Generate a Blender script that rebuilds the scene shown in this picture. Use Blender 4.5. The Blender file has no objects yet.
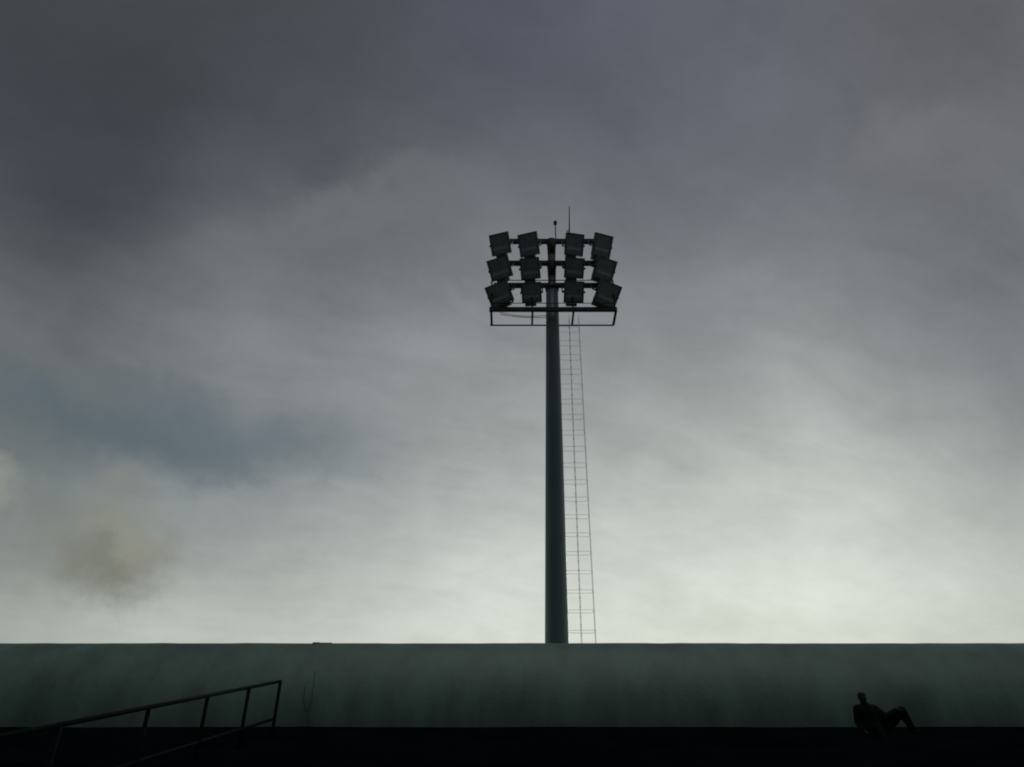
import bpy, bmesh, math, random
from math import sin, cos, tan, atan, radians as R, pi
from mathutils import Vector as V, Matrix as M4

random.seed(4)
sc = bpy.context.scene
col = sc.collection

# ------------------------------------------------------------------ camera
F = 803.0                       # focal length in pixels of the 1024 px wide picture
PITCH = R(30.0)
EYE = V((0, 0, 1.6))


def ray(px, py):
    a, b = (px - 512) / F, (383.5 - py) / F
    return V((a, cos(PITCH) - b * sin(PITCH), sin(PITCH) + b * cos(PITCH)))


def at(px, py, Y):
    d = ray(px, py)
    return EYE + d * (Y / d.y)


def px2m(px, p):                 # pixels at a world point -> metres
    p = V(p) - EYE
    return px * (p.y * cos(PITCH) + p.z * sin(PITCH)) / F


cam = bpy.data.cameras.new("Camera")
cam_o = bpy.data.objects.new("Camera", cam)
col.objects.link(cam_o)
cam_o.location = EYE
cam_o.rotation_euler = (pi / 2 + PITCH, 0, 0)
cam.sensor_fit = 'HORIZONTAL'
cam.sensor_width = 36
cam.lens = 36 * F / 1024
cam.clip_end = 8000
sc.camera = cam_o

sc.cycles.filter_width = 1.9
sc.view_settings.view_transform = 'Standard'
sc.view_settings.look = 'None'
sc.view_settings.exposure = 0
sc.view_settings.gamma = 1
sc.view_settings.use_curve_mapping = False

# ------------------------------------------------------------------ mesh helpers


class MB:
    def __init__(self):
        self.bm = bmesh.new()

    def box(self, c, s, rot=None, bevel=0.0):
        r = bmesh.ops.create_cube(self.bm, size=1)
        vs = r['verts']
        m = M4.Translation(c) @ (rot.to_4x4() if rot else M4.Identity(4)) @ M4.Diagonal((*s, 1))
        bmesh.ops.transform(self.bm, matrix=m, verts=vs)
        if bevel:
            es = list({e for v in vs for e in v.link_edges})
            bmesh.ops.bevel(self.bm, geom=es, offset=bevel, segments=2, affect='EDGES', profile=.6)
        return self

    def tube(self, pts, r, n=10, closed=False, caps=True):
        pts = [V(p) for p in pts]
        rs = r if isinstance(r, (list, tuple)) else [r] * len(pts)
        rings = []
        N = len(pts)
        up = None
        for i, p in enumerate(pts):
            if closed:
                t = (pts[(i + 1) % N] - pts[i - 1]).normalized()
            else:
                t = (pts[min(i + 1, N - 1)] - pts[max(i - 1, 0)]).normalized()
            if up is None:
                up = V((0, 0, 1)) if abs(t.z) < .9 else V((0, 1, 0))
            a = t.cross(up)
            if a.length < 1e-4:
                a = t.orthogonal()
            a.normalize()
            b = a.cross(t).normalized()
            up = b
            rings.append([self.bm.verts.new(p + (a * cos(2 * pi * k / n) + b * sin(2 * pi * k / n)) * rs[i]) for k in range(n)])
        for i in range(N if closed else N - 1):
            A, B = rings[i], rings[(i + 1) % N]
            for k in range(n):
                f = self.bm.faces.new((A[k], A[(k + 1) % n], B[(k + 1) % n], B[k]))
                f.smooth = True
        if caps and not closed:
            self.bm.faces.new(rings[0][::-1])
            self.bm.faces.new(rings[-1])
        return self

    def hull_frustum(self, a, b):           # two matching quads -> closed solid
        A = [self.bm.verts.new(p) for p in a]
        B = [self.bm.verts.new(p) for p in b]
        n = len(A)
        self.bm.faces.new(A)
        self.bm.faces.new(B[::-1])
        for k in range(n):
            self.bm.faces.new((A[k], B[k], B[(k + 1) % n], A[(k + 1) % n]))
        return self

    def extrude_x(self, prof, xs, zfun=None):   # closed (y,z) profile swept along x
        rings = []
        for x in xs:
            rings.append([self.bm.verts.new((x, y, z + (zfun(x, j) if zfun else 0))) for j, (y, z) in enumerate(prof)])
        n = len(prof)
        for i in range(len(xs) - 1):
            for k in range(n):
                self.bm.faces.new((rings[i][k], rings[i][(k + 1) % n], rings[i + 1][(k + 1) % n], rings[i + 1][k]))
        self.bm.faces.new(rings[0][::-1])
        self.bm.faces.new(rings[-1])
        return self

    def build(self, name, mat, parent=None, smooth=False, loc=None):
        bmesh.ops.recalc_face_normals(self.bm, faces=self.bm.faces[:])
        me = bpy.data.meshes.new(name)
        self.bm.to_mesh(me)
        self.bm.free()
        if smooth:
            for p in me.polygons:
                p.use_smooth = True
        me.materials.append(mat)
        o = bpy.data.objects.new(name, me)
        col.objects.link(o)
        if parent:
            o.parent = parent
        if loc is not None:
            o.location = loc
        return o


def tag(o, label=None, cat=None, group=None, kind=None):
    for k, v in (('label', label), ('category', cat), ('group', group), ('kind', kind)):
        if v:
            o[k] = v
    return o


def empty(name, loc, label, cat):
    o = bpy.data.objects.new(name, None)
    o.empty_display_size = .3
    o.location = loc
    col.objects.link(o)
    return tag(o, label, cat)


# ------------------------------------------------------------------ materials


def mat(name, c, rough=.6, metal=0.0, spec=.5, var=.25, scale=3.0, bump=.0, bscale=30, dark=None, stretch=(1, 1, 1), spots=0.0):
    m = bpy.data.materials.new(name)
    m.use_nodes = True
    nt = m.node_tree
    N, L = nt.nodes, nt.links
    b = N['Principled BSDF']
    b.inputs['Roughness'].default_value = rough
    b.inputs['Metallic'].default_value = metal
    b.inputs['Specular IOR Level'].default_value = spec
    tc = N.new('ShaderNodeTexCoord')
    mp = N.new('ShaderNodeMapping')
    mp.inputs['Scale'].default_value = stretch
    L.new(tc.outputs['Object'], mp.inputs['Vector'])
    n1 = N.new('ShaderNodeTexNoise')
    n1.inputs['Scale'].default_value = scale
    n1.inputs['Detail'].default_value = 8
    n1.inputs['Roughness'].default_value = .62
    L.new(mp.outputs[0], n1.inputs['Vector'])
    rp = N.new('ShaderNodeValToRGB')
    d = dark or tuple(x * (1 - var) for x in c)
    li = tuple(min(1, x * (1 + var)) for x in c)
    rp.color_ramp.elements[0].position = .32
    rp.color_ramp.elements[0].color = (*d, 1)
    rp.color_ramp.elements[1].position = .68
    rp.color_ramp.elements[1].color = (*li, 1)
    L.new(n1.outputs['Fac'], rp.inputs['Fac'])
    L.new(rp.outputs['Color'], b.inputs['Base Color'])
    rr = N.new('ShaderNodeMapRange')
    rr.inputs['To Min'].default_value = max(0, rough - .1)
    rr.inputs['To Max'].default_value = min(1, rough + .1)
    L.new(n1.outputs['Fac'], rr.inputs['Value'])
    L.new(rr.outputs[0], b.inputs['Roughness'])
    if bump:
        n2 = N.new('ShaderNodeTexNoise')
        n2.inputs['Scale'].default_value = bscale
        n2.inputs['Detail'].default_value = 6
        L.new(tc.outputs['Object'], n2.inputs['Vector'])
        bp = N.new('ShaderNodeBump')
        bp.inputs['Strength'].default_value = bump
        bp.inputs['Distance'].default_value = .02
        L.new(n2.outputs['Fac'], bp.inputs['Height'])
        L.new(bp.outputs[0], b.inputs['Normal'])
    return m


MAT = dict(
    wall=mat('green_grey_concrete', (.13, .208, .168), rough=.40, spec=.40, var=.27, scale=.75, bump=.25, bscale=9, stretch=(1.6, 1.6, .3)),
    crack=mat('crack_dark', (.07, .10, .085), rough=.9),
    mortar=mat('mortar', (.2, .235, .21), rough=.85, var=.3, scale=9, bump=.5),
    terrace=mat('shade_dark_concrete', (.011, .018, .023), rough=.95, spec=.05, var=.3, scale=.8, bump=.3, bscale=14),  # shade on the steps is put into this near-black base colour
    ground=mat('ground_gravel', (.15, .15, .14), rough=.95, spec=.2, var=.35, scale=.3, bump=.4, bscale=5),
    mast=mat('mast_paint', (.155, .215, .225), rough=.36, spec=.5, var=.12, scale=1.2, stretch=(1, 1, .25), bump=.08, bscale=20),
    steel=mat('dark_steel', (.02, .025, .026), rough=.55, var=.25, scale=5),
    galv=mat('galvanised_steel', (.68, .69, .66), rough=.55, metal=.0, var=.2, scale=6),
    housing=mat('lamp_housing', (.15, .165, .175), rough=.5, var=.25, scale=4),
    gasket=mat('rubber_gasket', (.02, .02, .02), rough=.7),
    rail=mat('rail_paint', (.009, .013, .014), rough=.75, spec=.05, var=.25, scale=6),
    cable=mat('black_cable', (.02, .02, .02), rough=.6),
    skin=mat('skin', (.06, .04, .032), rough=.7, spec=.2, var=.06, scale=20),
    hair=mat('hair', (.012, .01, .009), rough=.6, var=.3, scale=60),
    jacket=mat('jacket_cloth', (.014, .018, .018), rough=.95, spec=.05, var=.25, scale=30, bump=.3, bscale=80),
    trouser=mat('trouser_cloth', (.012, .016, .017), rough=.95, spec=.05, var=.25, scale=30, bump=.3, bscale=80),
    shoe=mat('shoe_leather', (.010, .011, .011), rough=.95, spec=.03, var=.2, scale=20),
)


def glass_mat():
    m = mat('lamp_glass', (.30, .33, .345), rough=.2, spec=.5, var=.2, scale=6)
    return m


MAT['glass'] = glass_mat()


def reflection_bar_mat():
    return mat('lamp_reflection', (.52, .55, .56), rough=.4, metal=.2, var=.15, scale=8)  # pale colour stands for sky reflected in the lamp glass


MAT['reflection_bar'] = reflection_bar_mat()

# ------------------------------------------------------------------ ground, terrace
EDGE_Y = 17.5
EDGE_Z = at(512, 727, EDGE_Y).z
NST = 15
FOOT_Y = 2.1
RISE = EDGE_Z / NST
RUN = (EDGE_Y - FOOT_Y) / (NST - 1)
WALL_Y = 18.7
WALL_TOP = at(512, 643.2, WALL_Y + 1.17).z

bm = bmesh.new()
S = 3500
n = 24
vs = [[bm.verts.new(((i / n - .5) * 2 * S, (j / n - .5) * 2 * S, 0)) for j in range(n + 1)] for i in range(n + 1)]
for i in range(n):
    for j in range(n):
        bm.faces.new((vs[i][j], vs[i + 1][j], vs[i + 1][j + 1], vs[i][j + 1]))
g = MB()
g.bm.free()
g.bm = bm
tag(g.build('ground', MAT['ground']), 'pale flat gravel around the terrace and the mast', 'ground', kind='structure')

prof = [(FOOT_Y, -.3)]
z = 0
ch = .004
for k in range(NST):
    y0 = FOOT_Y + k * RUN
    z1 = (k + 1) * RISE
    prof += [(y0, z1 - ch), (y0 + ch, z1)]
    if k < NST - 1:
        prof += [(y0 + RUN, z1)]
prof += [(WALL_Y + 1.6, EDGE_Z), (WALL_Y + 1.6, -.3)]


def terr_wob(x, j):
    return 0.006 * sin(x * .9 + j) + .004 * sin(x * 2.3 + j * 2)


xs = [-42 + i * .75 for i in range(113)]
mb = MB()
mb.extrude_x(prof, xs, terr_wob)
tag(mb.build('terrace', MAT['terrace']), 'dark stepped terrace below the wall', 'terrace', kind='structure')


def terrace_z(y):
    k = int((y - FOOT_Y) / RUN)
    return min(k + 1, NST) * RISE


# ------------------------------------------------------------------ wall
TM = R(57)                                     # lean of the face at its top; rounded to grade the light on it
H = WALL_TOP - EDGE_Z
Rw = H / sin(TM)


def wall_face(t):
    return WALL_Y + Rw * (1 - cos(t)), EDGE_Z + Rw * sin(t)


wl = empty('boundary_wall', (0, WALL_Y, EDGE_Z), 'long low grey green wall with a rounded face running behind the dark terrace', 'wall')
NP = 22
wp = [(WALL_Y, EDGE_Z - .05)]
for i in range(NP + 1):
    wp.append(wall_face(TM * i / NP))
ty, tz = wp[-1]
wp += [(ty + .03, tz - .015), (ty + .06, tz - .05), (ty + .08, tz - .4), (ty + .08, .0)]
wp = [(y, z) for y, z in wp]


def wob(x, j):
    if j <= 1:
        return 0
    f = min(1, j / NP)
    return f * (.002 * sin(x * .7) + .002 * sin(x * 2.9 + 1) + .002 * sin(x * 6.1 + 2) + .004 * random.uniform(-1, 1))


xs = [-44 + i * .4 for i in range(221)]
mb = MB()
mb.extrude_x([(y - WALL_Y, z - EDGE_Z) for y, z in wp], xs, wob)
mb.build('wall_body', MAT['wall'], wl, smooth=True)


def face_pt(px, py):            # a point of the curved face seen through this part of the photograph
    best = None
    d = ray(px, py)
    for i in range(400):
        t = TM * i / 399
        y, z = wall_face(t)
        e = abs((z - EYE.z) / y - d.z / d.y)
        if best is None or e < best[0]:
            best = (e, y, z, t)
    _, y, z, t = best
    nrm = V((0, -cos(t), sin(t)))
    return V((d.x * y / d.y, y, z)) + nrm * .004 - V((0, WALL_Y, EDGE_Z))


def crack(pts, r):
    P = []
    for (a, b) in zip(pts[:-1], pts[1:]):
        for k in range(5):
            f = k / 5
            P.append(face_pt(a[0] + (b[0] - a[0]) * f + random.uniform(-.5, .5), a[1] + (b[1] - a[1]) * f))
    P.append(face_pt(*pts[-1]))
    mb = MB()
    mb.tube(P, r, n=5)
    return mb.build('crack', MAT['crack'], wl)


crack([(315, 671), (314, 684), (312.5, 690)], .007)
crack([(305, 686), (303.5, 700), (306.5, 712)], .007)
crack([(313, 690), (311, 702), (308, 712), (308.5, 726)], .008)
# flat chipped capping piece lying proud on the top edge
c0 = at(312, 642.2, ty)
c1 = at(332, 642.2, ty)
mb = MB()
mb.box(((c0.x + c1.x) / 2, ty + .06 - WALL_Y, tz - EDGE_Z - .004), (c1.x - c0.x, .09, .05), bevel=.015)
mb.box((c0.x + .1, ty + .05 - WALL_Y, tz - EDGE_Z + .004), (.16, .07, .05), bevel=.01)
mb.build('capping_slab', MAT['mortar'], wl)

# ------------------------------------------------------------------ railing
rl = empty('handrail', at(276, 722, 16.5), 'dark steel handrail climbing the terrace steps towards the wall', 'railing')
rl.location.z = terrace_z(16.5)
RB = rl.location.copy()
vp = ray(580, 622)
vp = vp / vp.y
A = at(280.5, 681.2, 16.5)
B = at(274.5, 718.5, 16.5)
Bend = B + V((.0, 0, 0))


def rail_pt(P, Y):
    return P + vp * (Y - 16.5)


rr_ = .03
mb = MB()
mb.tube([rail_pt(A, 16.5) - RB, rail_pt(A, 12) - RB, rail_pt(A, 3.2) - RB], rr_, n=10)
mb.build('top_rail', MAT['rail'], rl)
mb = MB()
mb.tube([rail_pt(B, 16.42) - RB, rail_pt(B, 12) - RB, rail_pt(B, 3.2) - RB], .026, n=10)
mb.build('bottom_rail', MAT['rail'], rl)
for Y in (16.5, 15.0, 13.4, 11.65, 9.75, 8.05, 6.4, 4.8, 3.2):
    a = rail_pt(A, Y)
    b = rail_pt(B, Y)
    d = (b - a).normalized()
    zb = terrace_z(Y + .0)
    foot = a + d * ((a.z - zb) / -d.z)
    mb = MB()
    mb.tube([foot - RB, a - RB], .031, n=10)
    mb.box(foot - RB + V((0, 0, .008)), (.14, .14, .016), bevel=.004)
    mb.build('post', MAT['rail'], rl)

# ------------------------------------------------------------------ floodlight mast
MY = 26.0
pb = at(557, 643, MY)                       # axis where it meets the wall line
pt_ = at(552.2, 300, MY)
axis = (pt_ - pb) / (pt_.z - pb.z)
base = pb + axis * (0 - pb.z)


def ax(z):
    return base + axis * z


def zpx(y, Y=MY):
    return at(550, y, Y).z


ms = empty('floodlight_mast', base, 'tall dark mast carrying twelve floodlights behind the wall', 'light mast')
LB = base


def rad(y, w):
    p = at(555, y, MY)
    return p.z, px2m(w, p) / 2


r_bot = rad(640, 24.2)
r_mid = rad(480, 18.6)
r_330 = rad(330, 13.4)
r_290 = rad(290, 12.2)
slope = (r_bot[1] - r_mid[1]) / (r_mid[0] - r_bot[0])
mb = MB()
zs = [0, r_bot[0], (r_bot[0] + r_mid[0]) / 2, r_mid[0], (r_mid[0] + r_330[0]) / 2, r_330[0], r_290[0]]
rs = [r_bot[1] + slope * r_bot[0], r_bot[1], (r_bot[1] + r_mid[1]) / 2, r_mid[1], (r_mid[1] + r_330[1]) / 2, r_330[1], r_290[1]]
mb.tube([ax(q) - LB for q in zs], rs, n=28)
mb.build('pole', MAT['mast'], ms)
mb = MB()
mb.tube([V((0, 0, .0)), V((0, 0, .06))], .85, n=28)
for k in range(12):
    a = 2 * pi * k / 12
    mb.tube([V((cos(a) * .74, sin(a) * .74, .06)), V((cos(a) * .74, sin(a) * .74, .14))], .03, n=6)
mb.build('base_plate', MAT['steel'], ms)

# narrower head section with flared brackets
z290, z241 = r_290[0], zpx(240.5)
mb = MB()
rh = px2m(7.6, ax(z241)) / 2
mb.tube([ax(z290 - .02) - LB, ax(z290 + .12) - LB, ax(z290 + .2) - LB, ax(z241) - LB], [r_290[1] + .03, r_290[1] + .03, rh, rh], n=20)
for yy in (241.5, 263):
    zz = zpx(yy)
    mb.tube([ax(zz - .75) - LB, ax(zz - .3) - LB, ax(zz) - LB, ax(zz + .04) - LB], [rh * 1.02, rh * 1.15, rh * 1.4, rh * 1.3], n=20)
mb.build('pole_head', MAT['steel'], ms)

rows = (241.5, 263.3, 285.5)
colx = [[500, 528.5, 574.5, 602.5], [499.5, 530, 574.5, 605.0], [499.0, 531.5, 574.0, 608.0]]
cy = [[244.0, 244.5, 244.5, 245.5], [268.5, 268.5, 268.0, 269], [294, 292.5, 292.0, 294]]
yaw = [[-19, -19, 12, 21], [-27, -9, 7, 27], [-33, -5, 3, 33]]
tilt = [[30, 24, 24, 30], [37, 36, 36, 37], [40, 36, 36, 40]]
wid = [[19.5, 19.5, 19, 19], [21, 20, 20, 20.5], [22, 20.5, 20.5, 22]]
hei = [[22, 24, 23, 23], [22, 22, 21, 22], [22.5, 21, 22, 24]]

for yy in rows:
    zz = zpx(yy)
    x0 = at(494, yy, MY).x
    x1 = at(612, yy, MY).x
    c = ax(zz)
    mb = MB()
    t = px2m(4.2, c)
    mb.box((((x0 + x1) / 2) - LB.x, c.y - LB.y, zz), (x1 - x0, t, t), bevel=.015)
    mb.build('crossarm', MAT['steel'], ms)


def floodlight(px, py, armz, yw, tl, w, h):
    """one lamp head: housing with cooling fins, rim, glass, yoke, all on the crossarm"""
    P = at(px, py, MY - .55)
    W = px2m(w, P) / cos(R(yw)) * .97
    Hh = px2m(h, P) * .98
    rot = M4.Rotation(R(yw), 3, 'Z') @ M4.Rotation(R(tl), 3, 'X')
    T = M4.Translation(P - LB) @ rot.to_4x4()

    def tr(x, y, z):
        return T @ V((x, y, z))
    D = .42
    mb = MB()
    f = [(-W / 2, 0, -Hh / 2), (W / 2, 0, -Hh / 2), (W / 2, 0, Hh / 2), (-W / 2, 0, Hh / 2)]
    f2 = [(x, .10, z) for x, _, z in f]
    bk = [(x * .62, D, z * .58 + .04) for x, _, z in f]
    mb.hull_frustum([tr(*p) for p in f], [tr(*p) for p in f2])
    mb.hull_frustum([tr(p[0] * .995, p[1] + .002, p[2] * .995) for p in f2], [tr(*p) for p in bk])
    for k in range(5):                       # cooling fins
        xx = (k - 2) * W * .12
        mb.box(tr(xx, D + .03, .04), (.02, .1, Hh * .45), rot=rot)
    ho = mb.build('floodlight', MAT['housing'], ms)
    # front rim, four butt-jointed bars standing 2 cm proud
    mb = MB()
    b = .055
    for (cx, cz, sx, sz) in ((0, Hh / 2 - b / 2, W, b), (0, -Hh / 2 + b / 2, W, b), (-W / 2 + b / 2, 0, b, Hh - 2 * b), (W / 2 - b / 2, 0, b, Hh - 2 * b)):
        mb.box(tr(cx, -.022, cz), (sx - .004, .04, sz - .004), rot=rot, bevel=.006)
    mb.build('rim', MAT['housing'], ho)
    mb = MB()
    mb.box(tr(0, -.008, 0), (W - 2 * b - .004, .012, Hh - 2 * b - .004), rot=rot)
    mb.build('glass', MAT['glass'], ho)
    # pale bar painting a reflection across the lower glass
    mb = MB()
    mb.box(tr(0, -.018, -Hh * .2), (W - 2 * b - .08, .02, Hh * .14), rot=rot, bevel=.008)
    mb.build('reflection_bar', MAT['reflection_bar'], ho)
    # control gear slung behind the lower edge
    mb = MB()
    mb.box(tr(-W * .08, .24, -Hh * .52), (W * .56, .2, Hh * .3), rot=rot, bevel=.02)
    mb.build('gear_box', MAT['housing'], ho)
    # yoke: two arms from the sides up to the crossarm
    mb = MB()
    q = V((P.x - LB.x, MY - LB.y - .1, armz))
    for s in (-1, 1):
        a = tr(s * (W / 2 + .03), .06, 0)
        bq = tr(s * (W / 2 + .03), .36, -.02)
        mb.tube([a, bq], .024, n=6)
        mb.tube([bq, V((bq.x, q.y + .02, q.z - .02))], .024, n=6)
        mb.tube([tr(s * (W / 2 - .002), .06, 0), tr(s * (W / 2 + .06), .06, 0)], .045, n=8)
    mb.tube([tr(-(W / 2 + .03), .36, -.02), tr((W / 2 + .03), .36, -.02)], .028, n=6)
    mb.build('yoke', MAT['steel'], ho)
    return ho


for i in range(3):
    for j in range(4):
        floodlight(colx[i][j], cy[i][j], zpx(rows[i]), yaw[i][j], tilt[i][j], wid[i][j], hei[i][j])

# service platform: front beam, joists running back, thin back beam, guard rails
FY = MY - .45
zf = at(550, 309.5, FY).z
xl, xr = at(489.3, 309, FY).x, at(617, 309, FY).x
dback = None
lo, hi = FY, FY + 3
for _ in range(40):
    mid = (lo + hi) / 2
    e = EYE + V((0, mid, zf - EYE.z))
    dv = e - EYE
    yc = 383.5 - F * (dv.z * cos(PITCH) - dv.y * sin(PITCH)) / (dv.y * cos(PITCH) + dv.z * sin(PITCH))
    if yc < 325.3:
        lo = mid
    else:
        hi = mid
BY = lo
mb = MB()
mb.box(((xl + xr) / 2 - LB.x, FY - LB.y, zf), (xr - xl, .12, .17), bevel=.01)
mb.build('platform_beam', MAT['steel'], ms)
mb = MB()
mb.box(((xl + xr) / 2 - LB.x + .0, BY - LB.y, zf), (xr - xl, .05, .045), bevel=.008)
mb.build('platform_beam', MAT['steel'], ms)
for px in (491.5, 532.3, 572.8, 614.6):
    x = at(px, 316, (FY + BY) / 2).x
    mb = MB()
    mb.box((x - LB.x, (FY + BY) / 2 - LB.y, zf - .002), (.09 if px in (491.5, 614.6) else .075, BY - FY - .1, .07))
    mb.build('joist', MAT['steel'], ms)
for py, r in ((303.2, .016), (280.3, .018)):
    zz = at(550, py, FY).z
    mb = MB()
    mb.tube([(xl - LB.x + .1, FY - LB.y, zz), (xr - LB.x - .1, FY - LB.y, zz)], r, n=8)
    mb.build('guard_rail', MAT['steel'], ms)
zt = at(550, 280.3, FY).z
for px in (491.5, 532.2, 572.8, 614.8):
    x = at(px, 306, FY).x
    mb = MB()
    mb.tube([(x - LB.x, FY - LB.y, zf + .085), (x - LB.x, FY - LB.y, zt)], .03, n=8)
    mb.build('guard_post', MAT['steel'], ms)
# raking stays from the arm ends to the platform ends
for s, px0, px1 in ((-1, 511, 494), (1, 595, 612)):
    a = at(px0, 302.5, FY - .25)
    b = at(px0 - s * 2, 304.5, FY - .2)
    mb = MB()
    mb.tube([at(px0 + s * 14, 307.5, FY) - LB, at(px0 + s * 3, 304.5, FY - .1) - LB, at(px0 - s * 2, 301.5, FY - .2) - LB, at(px0 - s * .5, 297, FY - .2) - LB], .04, n=6)
    mb.build('stay', MAT['steel'], ms)
# slack cables slung below the left half of the platform
for (y0, y1, sag) in ((312.5, 315.5, .10), (314.5, 317.5, .06)):
    a, b = at(500, y0, MY), at(546, y1, MY)
    mb = MB()
    mb.tube([a.lerp(b, k / 10) - LB - V((0, 0, sag * sin(pi * k / 10))) for k in range(11)], .012, n=6)
    mb.build('cable', MAT['cable'], ms)

# finials
a = ax(z241 + .05)
tp = at(555.2, 222.5, MY)
mb = MB()
mb.tube([V((tp.x, MY, a.z)) - LB, tp - LB], .022, n=8)
mb.tube([tp - LB + V((0, 0, -.14)), tp - LB + V((0, 0, -.1)), tp - LB + V((0, 0, .03)), tp - LB + V((0, 0, .08))], [.03, .07, .08, .04], n=12)
mb.build('beacon', MAT['steel'], ms)
a, b = at(569.3, 241.5, MY), at(569.3, 206.5, MY)
mb = MB()
mb.tube([a - LB, b - LB], [.03, .02], n=8)
mb.tube([V((a.x, MY, a.z + .58)) - LB, V((a.x - .1, MY, a.z + .56)) - LB], .025, n=6)
mb.build('lightning_rod', MAT['steel'], ms)

# ladder with safety cage on the right flank
zc0, zc1 = .3, zf


def lerp(a, b, f):
    return a + (b - a) * f


# edges measured on the photograph at two heights (mid line, outer line)
zA, zB = zpx(640), zpx(330)
mA, oA = at(581.5, 640, MY).x, at(595.6, 640, MY).x
mB_, oB = at(569.5, 330, MY).x, at(579.2, 330, MY).x


def mid_x(z):
    return lerp(mA, mB_, (z - zA) / (zB - zA))


def out_x(z):
    return lerp(oA, oB, (z - zA) / (zB - zA))


def pole_r(z):
    for i in range(len(zs) - 1):
        if zs[i] <= z <= zs[i + 1]:
            return lerp(rs[i], rs[i + 1], (z - zs[i]) / (zs[i + 1] - zs[i]))
    return rs[-1]


mb = MB()
for s in (-1, 1):
    mb.tube([V((mid_x(q), MY + s * .17, q)) - LB for q in (zc0, 8, 14, zc1)], .006, n=6)
q = zc0 + .2
while q < zc1:
    mb.tube([V((mid_x(q), MY - .17, q)) - LB, V((mid_x(q), MY + .17, q)) - LB], .006, n=6)
    q += .3
mb.build('ladder', MAT['galv'], ms)
lad = ms.children[-1] if ms.children else None
mb = MB()
for s in (-1, 1):
    mb.tube([V((out_x(q), MY + s * .12, q)) - LB for q in (2.2, 8, 14, zc1)], .006, n=6)
q = 2.4
while q < zc1 - .3:
    xo, pr = out_x(q), pole_r(q)
    xi = ax(q).x + pr * .55
    dy = .2
    lp = [(xi, -dy * .8), ((xi + xo) / 2, -dy), (xo - .07, -dy), (xo, -.12), (xo, .12), (xo - .07, dy), ((xi + xo) / 2, dy), (xi, dy * .8)]
    mb.tube([V((x, MY + y, q)) - LB for x, y in lp], .005, n=5)
    q += .64
mb.build('safety_cage', MAT['galv'], ms)

# ------------------------------------------------------------------ person


def skin(chains, voxel, sub=2, iters=6):
    """chains of (point, radius): tapered solids joined at shared points, fused into one continuous surface"""
    bm = bmesh.new()

    def r2(r):
        return r if isinstance(r, tuple) else (r, r)

    def ball(p, ra, rb):
        q = bmesh.ops.create_icosphere(bm, subdivisions=2, radius=1)
        bmesh.ops.transform(bm, matrix=M4.Translation(p) @ M4.Diagonal((ra, rb, (ra + rb) / 2 if abs(ra - rb) < .05 else min(ra, rb), 1)), verts=q['verts'])
    for chn in chains:
        for (p, r), (p2, rb) in zip(chn[:-1], chn[1:]):
            p, p2 = V(p), V(p2)
            L_ = (p2 - p).length
            a, b = r2(r), r2(rb)
            step = max(.004, min(min(a), min(b)) * .3)
            n = max(2, int(L_ / step))
            for k in range(n + 1):
                f = k / n
                ball(p.lerp(p2, f), a[0] + (b[0] - a[0]) * f, a[1] + (b[1] - a[1]) * f)
    me = bpy.data.meshes.new('tmp')
    bm.to_mesh(me)
    bm.free()
    o = bpy.data.objects.new('tmp', me)
    col.objects.link(o)
    if voxel:
        rm = o.modifiers.new('r', 'REMESH')
        rm.mode = 'VOXEL'
        rm.voxel_size = voxel
        sm = o.modifiers.new('m', 'SMOOTH')
        sm.iterations = iters
        sm.factor = .5
    dg = bpy.context.evaluated_depsgraph_get()
    out = bpy.data.meshes.new_from_object(o.evaluated_get(dg))
    bpy.data.objects.remove(o)
    for p in out.polygons:
        p.use_smooth = True
    return out


def mesh_obj(name, me, m, parent):
    me.materials.clear()
    me.materials.append(m)
    me.name = name
    o = bpy.data.objects.new(name, me)
    col.objects.link(o)
    o.parent = parent
    return o


SEAT_Y = EDGE_Y - RUN + .33
seat = at(876.5, 727, SEAT_Y)
seat.z = EDGE_Z - RISE + .006
pr = empty('person', seat, 'person in dark clothes sitting by the wall with one knee raised', 'person')
pr.scale = (.88, .88, .88)

pel = (.05, 0, .12)
sp = (-.04, 0, .30)
chs = (-.13, -.02, .46)
nk = (-.18, -.04, .58)
nk2 = (-.20, -.07, .655)
hd = (-.215, -.09, .745)
shR, shL = (.02, -.02, .53), (-.335, -.01, .53)
elR, wrR = (.19, -.13, .35), (.46, -.17, .49)
elL, wrL = (-.365, .04, .28), (-.33, -.06, .08)
hpR, knR, anR = (.16, -.01, .10), (.59, -.1, .48), (.76, -.06, .09)
hpL, knL, anL = (-.08, -.04, .10), (-.16, -.46, .14), (-.14, -.62, (-RISE) / .88 + .085)


def hand(w, d, up, curl):
    """palm + four unequal fingers + thumb from the palm's side"""
    w, d, up = V(w), V(d).normalized(), V(up).normalized()
    side = d.cross(up).normalized()
    palm = w + d * .075
    out = [[(tuple(w), .03), (tuple(palm), (.042, .022))]]
    for k, (ln, off) in enumerate(((.068, -.032), (.078, -.011), (.073, .011), (.056, .031))):
        a = palm + side * off
        b = a + d * ln * .5 - up * curl * .3 * ln
        c = b + d * ln * .45 - up * curl * ln * .8
        out.append([(tuple(palm), (.042, .022)), (tuple(a + d * .012), .0115), (tuple(b), .0105), (tuple(c), .009)])
    th = w + d * .03 - side * .035
    out.append([(tuple(w), .03), (tuple(th), .015), (tuple(th + d * .04 - side * .02 - up * .012), .011), (tuple(th + d * .062 - side * .018 - up * .03), .0095)])
    return out


def foot(a, d):
    a, d = V(a), V(d).normalized()
    return [[(tuple(a), .042), (tuple(a + d * .05 - V((0, 0, .045))), .045), (tuple(a + d * .17 - V((0, 0, .05))), (.042, .03))]]


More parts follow.
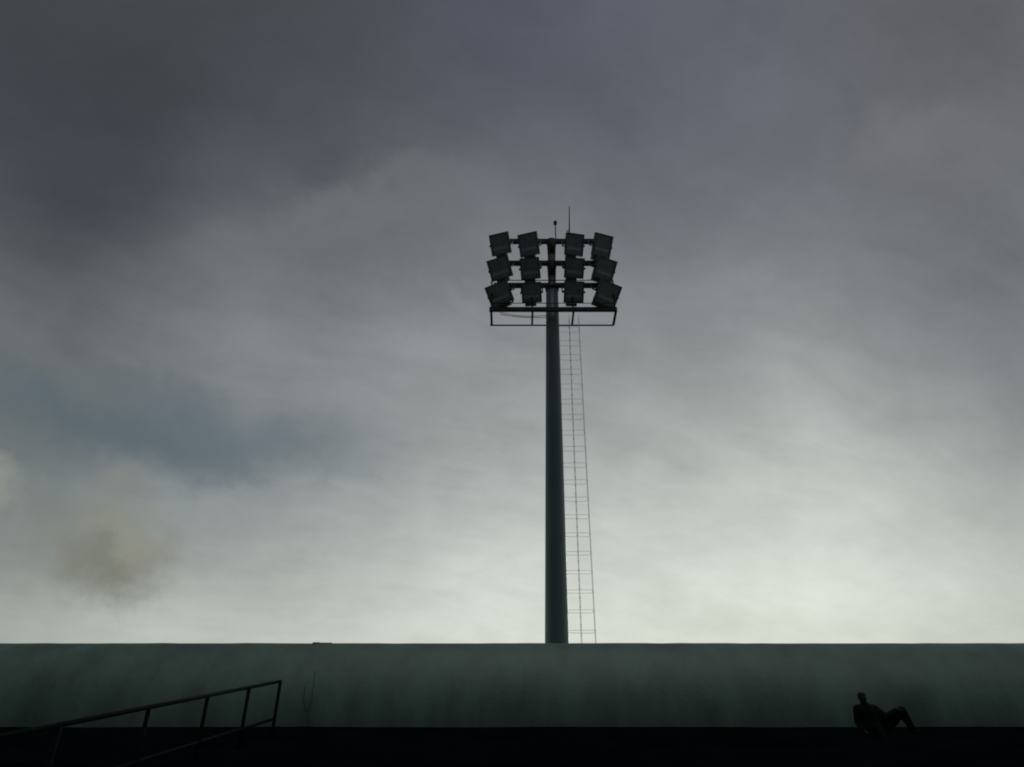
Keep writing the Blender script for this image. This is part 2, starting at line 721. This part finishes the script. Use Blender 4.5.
body = [
    [(pel, .14), (sp, .13), (chs, (.15, .12)), (nk, .06), (nk2, .055), (hd, (.085, .105))],
    [(chs, (.15, .12)), (shR, .068), (elR, .045), (wrR, .03)],
    [(chs, (.15, .12)), (shL, .068), (elL, .045), (wrL, .03)],
    [(pel, .14), (hpR, .095), (knR, .062), (anR, .042)],
    [(pel, .14), (hpL, .095), (knL, .062), (anL, .042)],
]
body += hand(wrR, (.8, -.1, -.05), (.1, 0, 1), 1.0)
body += hand(wrL, (.35, -.9, -.35), (0, 0, 1), .4)
body += foot(anR, (1, -.15, 0)) + foot(anL, (-.15, -1, 0))
me = skin(body, .007, iters=3)
# face: add skull, nose, brow, ears, then fuse by voxel remesh into the one body mesh
bm = bmesh.new()
bm.from_mesh(me)
hc = V((-.222, -.098, .757))
frot = (M4.Rotation(R(14), 3, 'Z') @ M4.Rotation(R(12), 3, 'X')).to_4x4()


def blob(c, s):
    r = bmesh.ops.create_icosphere(bm, subdivisions=3, radius=1)
    bmesh.ops.transform(bm, matrix=M4.Translation(hc) @ frot @ M4.Translation(c) @ M4.Diagonal((*s, 1)), verts=r['verts'])


blob((0, .012, .018), (.077, .098, .105))
blob((0, -.045, -.05), (.052, .05, .065))
blob((0, -.097, -.012), (.013, .02, .026))
blob((0, -.078, .022), (.05, .018, .013))
blob((0, -.085, -.052), (.024, .014, .008))
blob((0, -.083, -.068), (.022, .014, .008))
for s in (-1, 1):
    blob((s * .079, .012, -.005), (.01, .022, .033))
    blob((s * .031, -.079, .004), (.014, .012, .009))
bm.to_mesh(me)
bm.free()
tmp = bpy.data.objects.new('tmp', me)
col.objects.link(tmp)
rm = tmp.modifiers.new('r', 'REMESH')
rm.mode = 'VOXEL'
rm.voxel_size = .007
smm = tmp.modifiers.new('m', 'SMOOTH')
smm.iterations = 2
me2 = bpy.data.meshes.new_from_object(tmp.evaluated_get(bpy.context.evaluated_depsgraph_get()))
bpy.data.objects.remove(tmp)
for p in me2.polygons:
    p.use_smooth = True
mesh_obj('body', me2, MAT['skin'], pr)

e = .028
jk = [
    [((-.05, 0, .14), (.30, .15)), (sp, (.25, .15)), (chs, (.165 + e, .13 + e)), ((-.182, -.045, .585), .115)],
    [(chs, (.165 + e, .13 + e)), (shR, .08 + e), (elR, .055 + e), (V(elR).lerp(V(wrR), .88), .04 + e)],
    [(chs, (.165 + e, .13 + e)), (shL, .08 + e), (elL, .055 + e), (V(elL).lerp(V(wrL), .88), .04 + e)],
]
jk = [[(tuple(p), r) for p, r in c] for c in jk]
mesh_obj('jacket', skin(jk, .011), MAT['jacket'], pr)
trs = [
    [(pel, .155), (hpR, .11), (knR, .105), (V(knR).lerp(V(anR), .92), .072)],
    [(pel, .155), (hpL, .11), (knL, .074), (V(knL).lerp(V(anL), .92), .062)],
]
trs = [[(tuple(p), r) for p, r in c] for c in trs]
mesh_obj('trousers', skin(trs, .011), MAT['trouser'], pr)
for a, d in ((anR, (1, -.15, 0)), (anL, (-.15, -1, 0))):
    a, d = V(a), V(d).normalized()
    chn = [[(tuple(a - V((0, 0, .01))), .052), (tuple(a + d * .03 - V((0, 0, .038))), (.055, .05)), (tuple(a + d * .12 - V((0, 0, .042))), (.052, .042)), (tuple(a + d * .2 - V((0, 0, .05))), (.042, .032))],
           [(tuple(a + d * .03 - V((0, 0, .038))), (.055, .05)), (tuple(a - d * .045 - V((0, 0, .04))), (.04, .045))]]
    mesh_obj('shoe', skin(chn, .008), MAT['shoe'], pr)
bm = bmesh.new()
r = bmesh.ops.create_icosphere(bm, subdivisions=4, radius=1)
for v in list(bm.verts):
    c = v.co
    if c.y < -.35 and c.z < .42 - .1 * c.y or c.z < -.45:
        bm.verts.remove(v)
for v in bm.verts:
    v.co *= 1 + random.uniform(-.02, .03)
bmesh.ops.transform(bm, matrix=M4.Translation(hc) @ frot @ M4.Translation((0, .014, .024)) @ M4.Diagonal((.086, .107, .112, 1)), verts=bm.verts[:])
hm = bpy.data.meshes.new('hair')
bm.to_mesh(hm)
bm.free()
for p in hm.polygons:
    p.use_smooth = True
ho = mesh_obj('hair', hm, MAT['hair'], pr)
sol = ho.modifiers.new('t', 'SOLIDIFY')
sol.thickness = .012
sol.offset = -1

# ------------------------------------------------------------------ sky
SUN_EL, SUN_AZ = 13.0, 17.0       # behind the cloud, right of the mast

w = bpy.data.worlds.new("World")
sc.world = w
w.use_nodes = True
nt = w.node_tree
N, L = nt.nodes, nt.links
N.clear()
out = N.new('ShaderNodeOutputWorld')
bg = N.new('ShaderNodeBackground')
bg.inputs['Strength'].default_value = .1
L.new(bg.outputs[0], out.inputs['Surface'])


def val(x):
    return x


def math(op, a, b=None, c=None, clamp=False):
    n = N.new('ShaderNodeMath')
    n.operation = op
    n.use_clamp = clamp
    for i, v in enumerate((a, b, c)):
        if v is None:
            continue
        if isinstance(v, (int, float)):
            n.inputs[i].default_value = v
        else:
            L.new(v, n.inputs[i])
    return n.outputs[0]


def vmath(op, a, b=None, scale=None):
    n = N.new('ShaderNodeVectorMath')
    n.operation = op
    for i, v in enumerate((a, b)):
        if v is None:
            continue
        if isinstance(v, (tuple, list, V)):
            n.inputs[i].default_value = tuple(v)
        else:
            L.new(v, n.inputs[i])
    if scale is not None:
        if isinstance(scale, (int, float)):
            n.inputs['Scale'].default_value = scale
        else:
            L.new(scale, n.inputs['Scale'])
    return n.outputs['Value'] if op in ('DOT_PRODUCT', 'LENGTH') else n.outputs[0]


def mixc(fac, a, b, mode='MIX'):
    n = N.new('ShaderNodeMix')
    n.data_type = 'RGBA'
    n.blend_type = mode
    n.clamp_factor = True
    for s, v in ((0, fac), (6, a), (7, b)):
        if isinstance(v, (int, float)):
            n.inputs[s].default_value = v
        elif isinstance(v, tuple):
            n.inputs[s].default_value = (*v, 1) if len(v) == 3 else v
        else:
            L.new(v, n.inputs[s])
    return n.outputs[2]


def noise(vec, scale, detail=6, rough=.55, dist=0.0):
    n = N.new('ShaderNodeTexNoise')
    n.inputs['Scale'].default_value = scale
    n.inputs['Detail'].default_value = detail
    n.inputs['Roughness'].default_value = rough
    n.inputs['Distortion'].default_value = dist
    L.new(vec, n.inputs['Vector'])
    return n


def smooth(x, a, b, lo=0.0, hi=1.0):
    n = N.new('ShaderNodeMapRange')
    n.interpolation_type = 'SMOOTHSTEP'
    L.new(x, n.inputs['Value'])
    n.inputs['From Min'].default_value = a
    n.inputs['From Max'].default_value = b
    n.inputs['To Min'].default_value = lo
    n.inputs['To Max'].default_value = hi
    return n.outputs[0]


def lin(c):
    o = []
    for v in c:
        v /= 255
        o.append(v / 12.92 if v <= .04045 else ((v + .055) / 1.055) ** 2.4)
    return tuple(o)


tc = N.new('ShaderNodeTexCoord')
D0 = vmath('NORMALIZE', tc.outputs['Generated'])
sep0 = N.new('ShaderNodeSeparateXYZ')
L.new(D0, sep0.inputs[0])
# cloud deck coordinates: the direction cast up onto a flat layer, so wisps shrink towards the horizon
zz = math('MAXIMUM', math('ADD', sep0.outputs[2], .22), .05)
deck = vmath('SCALE', D0, scale=math('DIVIDE', 1.0, zz))
deckm = vmath('MULTIPLY', deck, (1.0, 1.0, 0.0))
# domain warp
wn = noise(vmath('ADD', D0, (3.1, 7.7, 1.3)), 2.6, 5, .55)
wv = vmath('SUBTRACT', wn.outputs['Color'], (.5, .5, .5))
wn2 = noise(vmath('ADD', D0, (13.1, 2.7, 5.3)), 8.5, 5, .6)
wv2 = vmath('SUBTRACT', wn2.outputs['Color'], (.5, .5, .5))
D = vmath('ADD', D0, vmath('SCALE', wv, scale=.09))
D = vmath('NORMALIZE', vmath('ADD', D, vmath('SCALE', wv2, scale=.06)))
sep = N.new('ShaderNodeSeparateXYZ')
L.new(D, sep.inputs[0])
az = math('ARCTAN2', sep.outputs[0], sep.outputs[1])            # 0 = towards the mast
el = math('ARCSINE', sep.outputs[2])
eln = math('DIVIDE', el, pi / 2)

# cloud layer brightness by height at five bearings (sRGB readings of the overcast)
COLS = {
    0: [(66, 71, 75), (65, 69, 74), (70, 74, 80), (84, 88, 93), (102, 106, 110), (103, 109, 112), (109, 117, 117), (134, 141, 136), (167, 174, 166)],
    256: [(74, 77, 82), (75, 78, 84), (88, 91, 97), (108, 112, 117), (128, 132, 136), (129, 134, 137), (130, 136, 138), (158, 164, 160), (190, 196, 187)],
    512: [(84, 85, 98), (85, 88, 97), (97, 100, 107), (118, 121, 125), (138, 142, 144), (148, 153, 153), (169, 175, 172), (202, 208, 202), (215, 220, 210)],
    768: [(95, 97, 107), (102, 104, 113), (107, 110, 117), (118, 122, 127), (138, 143, 145), (159, 165, 163), (188, 194, 189), (208, 215, 207), (210, 217, 207)],
    1024: [(97, 98, 104), (104, 105, 111), (108, 110, 115), (111, 115, 120), (118, 123, 127), (135, 140, 141), (159, 165, 162), (184, 190, 184), (190, 194, 184)],
}
YS = [0, 80, 160, 240, 320, 400, 480, 560, 640]
ZEN = (.30, .31, .34)


def ramp(colors, x):
    r = N.new('ShaderNodeValToRGB')
    cr = r.color_ramp
    cr.interpolation = 'B_SPLINE'
    stops = [(0.0, tuple(v * .9 for v in lin(colors[-1])))]
    for y, c in reversed(list(zip(YS, colors))):
        d = ray(x, y).normalized()
        stops.append((bpy_asin(d.z) / (pi / 2), lin(c)))
    stops.append((R(68) / (pi / 2), lin(colors[0])))
    stops.append((1.0, ZEN))
    while len(cr.elements) < len(stops):
        cr.elements.new(.5)
    for e, (p, c) in zip(cr.elements, stops):
        e.position = p
        e.color = (*c, 1)
    L.new(eln, r.inputs['Fac'])
    return r.outputs['Color']


from math import asin as bpy_asin, atan2 as bpy_atan2
AZS = {}
for x in COLS:
    d = ray(x, 383)
    AZS[x] = bpy_atan2(d.x, d.y)
keys = sorted(COLS)
front = ramp(COLS[keys[0]], keys[0])
for k0, k1 in zip(keys[:-1], keys[1:]):
    f = smooth(az, AZS[k0], AZS[k1])
    front = mixc(f, front, ramp(COLS[k1], k1))

# heavier and lighter wisps inside the deck
fb = noise(deckm, 1.7, 9, .60, .4)
fb2 = noise(vmath('ADD', deckm, (5.2, 1.3, .4)), 4.2, 8, .6, .3)
wis = math('ADD', math('MULTIPLY', math('SUBTRACT', fb.outputs['Fac'], .5), .26), math('MULTIPLY', math('SUBTRACT', fb2.outputs['Fac'], .5), .34))
# long faint streaks combed across the deck
stv = vmath('MULTIPLY', vmath('ADD', deckm, vmath('SCALE', wv, scale=.35)), (1.0, 1.0, 0.0))
rot = N.new('ShaderNodeVectorRotate')
rot.rotation_type = 'Z_AXIS'
rot.inputs['Angle'].default_value = R(-24)
L.new(stv, rot.inputs['Vector'])
fb3 = noise(vmath('MULTIPLY', rot.outputs[0], (1.5, 5.0, 0.0)), 2.2, 8, .62, .3)
wis = math('ADD', wis, math('MULTIPLY', math('SUBTRACT', fb3.outputs['Fac'], .5), smooth(el, R(8), R(30), .12, .36)))
fb4 = noise(vmath('ADD', D0, (1.2, 9.3, 4.4)), 14, 6, .6, .2)
wis = math('ADD', wis, math('MULTIPLY', math('SUBTRACT', fb4.outputs['Fac'], .5), .17))
wis = math('ADD', 1.0, wis)
front = vmath('SCALE', front, scale=wis)


wn3 = noise(vmath('ADD', D0, (4.6, 1.9, 8.8)), 21, 6, .6)
wv3 = vmath('SUBTRACT', wn3.outputs['Color'], (.5, .5, .5))


def patch(px, py, rx, ry, rot=0.0, warp=1.0, hard=0.0, ragged=.0):
    """soft mask round a bearing of the sky: its half width and height in degrees"""
    c = ray(px, py).normalized()
    right = V((c.y, -c.x, 0)).normalized()
    up = right.cross(c).normalized()
    r_, u_ = right * cos(rot) + up * sin(rot), -right * sin(rot) + up * cos(rot)
    Dd = vmath('ADD', D0, vmath('SCALE', wv2, scale=.10 * warp))
    Dd = vmath('ADD', Dd, vmath('SCALE', wv3, scale=.05 * warp + .08 * ragged))
    a = math('DIVIDE', vmath('DOT_PRODUCT', Dd, tuple(r_)), tan(R(rx)))
    b = math('DIVIDE', vmath('DOT_PRODUCT', Dd, tuple(u_)), tan(R(ry)))
    q = math('SQRT', math('ADD', math('MULTIPLY', a, a), math('MULTIPLY', b, b)))
    fwd = math('GREATER_THAN', vmath('DOT_PRODUCT', D0, tuple(c)), 0.0)
    return math('MULTIPLY', smooth(q, hard, 1.15, 1.0, 0.0), fwd)


def shift(f, amt, c):
    global front
    front = mixc(math('MULTIPLY', f, amt), front, lin(c))


shift(patch(150, 105, 24, 10, R(-6)), .22, (58, 61, 68))          # darkest belly of the deck
shift(patch(140, 420, 12.5, 3.4, R(-3), .9), .95, (86, 101, 109))   # blue grey gap on the left
shift(patch(280, 440, 9, 3.2, 0, .9), .6, (101, 112, 119))
shift(patch(345, 205, 12, 2.6, R(24), 1.3), .42, (122, 126, 128))  # pale streak rising to the right
shift(patch(420, 260, 8, 3.0, R(10), 1.3), .3, (104, 108, 113))
shift(patch(60, 378, 10, 2.0, R(-8), 1.2), .4, (116, 119, 118))
shift(patch(112, 556, 5.2, 3.7, 0, .5, .1, .8), .92, (121, 122, 111))     # brownish puff low on the left
shift(patch(112, 512, 2.7, 3.2, R(10), .5, .1, .8), .7, (130, 135, 126))
shift(patch(136, 535, 3.0, 2.2, R(-35), .5, .0, 1.1), .65, (146, 147, 135))
shift(patch(-62, 468, 5.2, 2.3, R(-4), .4, .62, .9), .75, (146, 149, 142))
shift(patch(-110, 440, 3.2, 2.4, 0, .6, .3, 1.2), .5, (152, 154, 147))  # hard edged cumulus at the left
shift(patch(235, 485, 1.3, .8, R(20), .8, 0, .5), .5, (140, 146, 148))
shift(patch(900, 130, 7, 2.6, R(-10), 1.2), .35, (126, 127, 130))
shift(patch(780, 150, 6, 3.2, 0, 1.2), .35, (97, 100, 107))

# unseen sky over and behind: made dark low, pale overhead, to grade the wall
bk = noise(deckm, .9, 6, .55)
back = mixc(smooth(el, R(30), R(84)), (.010, .012, .013), (.66, .71, .72))
back = vmath('SCALE', back, scale=smooth(sep.outputs[0], -.9, .9, .28, 1.55))
back = vmath('SCALE', back, scale=math('ADD', .55, math('MULTIPLY', bk.outputs['Fac'], .9)))
fwd = math('MULTIPLY', smooth(math('ABSOLUTE', az), R(75), R(130), 1.0, 0.0), smooth(el, R(60), R(82), 1.0, 0.0))
cloud = mixc(fwd, back, front)

sky = N.new('ShaderNodeTexSky')
sky.sky_type = 'NISHITA'
sky.sun_disc = False
sky.sun_elevation = R(SUN_EL)
sky.sun_rotation = R(SUN_AZ)
final = mixc(.985, sky.outputs[0], vmath('SCALE', cloud, scale=10.0))
L.new(final, bg.inputs['Color'])

sl = bpy.data.lights.new('sun', 'SUN')
sl.energy = .5
sl.angle = R(14)
sl.color = (1, .96, .88)
so = bpy.data.objects.new('sun', sl)
col.objects.link(so)
so.location = (40, 120, 40)
dirv = V((sin(R(SUN_AZ)) * cos(R(SUN_EL)), cos(R(SUN_AZ)) * cos(R(SUN_EL)), sin(R(SUN_EL))))
so.rotation_euler = dirv.to_track_quat('Z', 'Y').to_euler()
